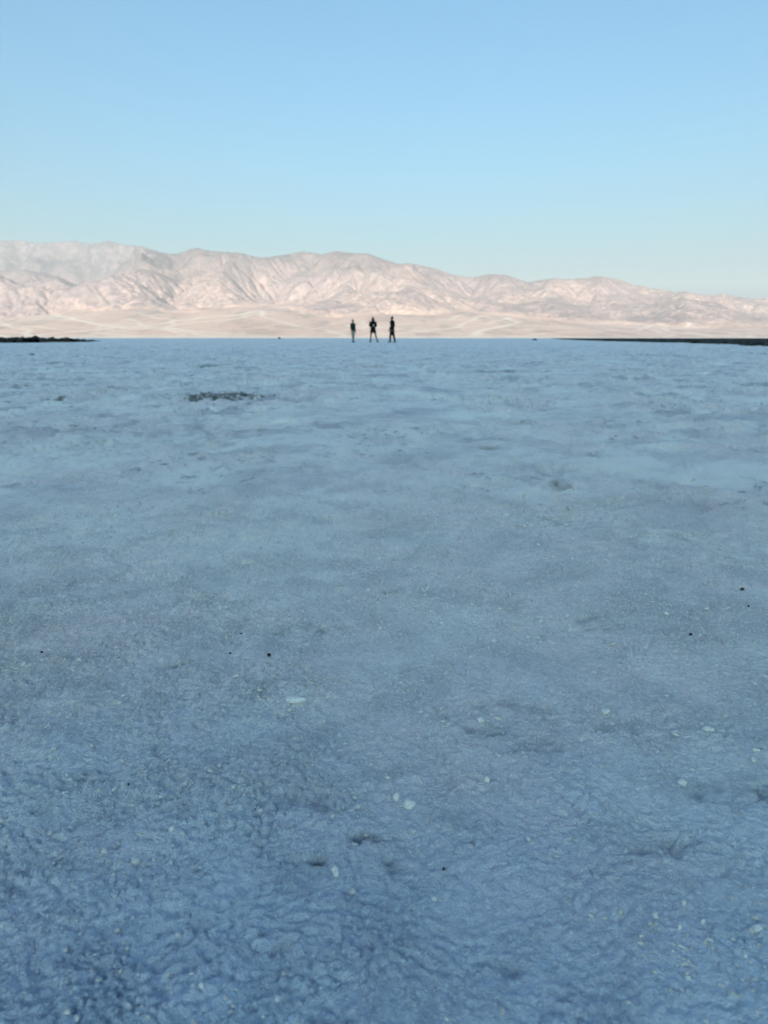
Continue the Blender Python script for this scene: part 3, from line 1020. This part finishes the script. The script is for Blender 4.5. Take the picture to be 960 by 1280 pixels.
build_ground()
build_mountains()
build_back_range()
right_edge = ([-30, 0, 24, 28, 32, 40, 52, 70, 90, 130, 220, 420], [11.4, 11.6, 12.3, 13.4, 14.9, 16.6, 18.4, 20.5, 23.2, 31, 50, 92])
left_edge = ([38, 46, 52, 60, 75, 100, 140, 200, 420], [-23, -23.5, -22.2, -23.2, -28, -39, -56, -82, -172])
ysr = np.concatenate([np.linspace(4, 80, 420), np.linspace(80.4, 430, 220)])
ysl = np.concatenate([np.linspace(40, 90, 260), np.linspace(90.4, 430, 200)])
build_mud(right_edge, 1, ysr, 130, .23, 300, 110)
build_mud(left_edge, -1, ysl, 110, .50, 260, 140, .15)
build_stones()
build_crumbs()
build_people()

# ------------------------------------------------------------------ haze
bm = bmesh.new()
bmesh.ops.create_cube(bm, size=1)
for v in bm.verts:
    v.co = Vector((v.co.x * 90000, v.co.y * 90000 + 8000, -6 + (v.co.z + .5) * 3700))
me = bpy.data.meshes.new('haze'); bm.to_mesh(me); bm.free()
hm = bpy.data.materials.new('haze'); hm.use_nodes = True
nt = hm.node_tree; nt.nodes.remove(nt.nodes['Principled BSDF'])
pv = nt.nodes.new('ShaderNodeVolumePrincipled')
pv.inputs['Color'].default_value = (.86, .92, .98, 1)
pv.inputs['Density'].default_value = 2.6e-5
pv.inputs['Anisotropy'].default_value = 0.0
nt.links.new(pv.outputs[0], nt.nodes['Material Output'].inputs['Volume'])
me.materials.append(hm)
hz = link(bpy.data.objects.new('haze', me)); hz['kind'] = 'stuff'

# ------------------------------------------------------------------ light
sc = bpy.context.scene
w = bpy.data.worlds.new('World'); sc.world = w; w.use_nodes = True
nt = w.node_tree
sky = nt.nodes.new('ShaderNodeTexSky'); sky.sky_type = 'NISHITA'
sky.sun_disc = False
sky.sun_elevation = R(SUN_EL); sky.sun_rotation = R(180 + SUN_AZ)
sky.air_density = 1.0; sky.dust_density = 5.0; sky.ozone_density = 3.4; sky.altitude = 0
tint = nt.nodes.new('ShaderNodeMix'); tint.data_type = 'RGBA'; tint.blend_type = 'MULTIPLY'
tint.inputs[0].default_value = 1.0; tint.inputs[7].default_value = (.67, 1.05, 1.01, 1)
nt.links.new(sky.outputs[0], tint.inputs[6])
nt.links.new(tint.outputs[2], nt.nodes['Background'].inputs['Color'])
nt.nodes['Background'].inputs['Strength'].default_value = .095

az = R(SUN_AZ)
to_sun = Vector((-math.sin(az) * math.cos(R(SUN_EL)), -math.cos(az) * math.cos(R(SUN_EL)), math.sin(R(SUN_EL))))
ld = bpy.data.lights.new('sun', 'SUN'); ld.energy = 4.8; ld.angle = R(.5); ld.color = (1, .90, .80)
lo = link(bpy.data.objects.new('sun', ld)); lo.rotation_euler = to_sun.to_track_quat('Z', 'Y').to_euler()

# ------------------------------------------------------------------ camera
cd = bpy.data.cameras.new('camera'); cam = link(bpy.data.objects.new('camera', cd))
cd.sensor_fit = 'VERTICAL'; cd.sensor_height = 36; cd.sensor_width = 27; cd.lens = 26
cam.location = (0, 0, CAM_H); cam.rotation_euler = (math.pi / 2 - PITCH, 0, 0)
cd.clip_start = .01; cd.clip_end = 120000
cd.dof.use_dof = True; cd.dof.focus_distance = .68; cd.dof.aperture_fstop = 14.0
sc.camera = cam
sc.render.resolution_x, sc.render.resolution_y = 768, 1024
vs = sc.view_settings
vs.view_transform = 'Standard'; vs.look = 'None'; vs.gamma = 1; vs.use_curve_mapping = False
vs.exposure = 1.51
sc.cycles.use_denoising = True
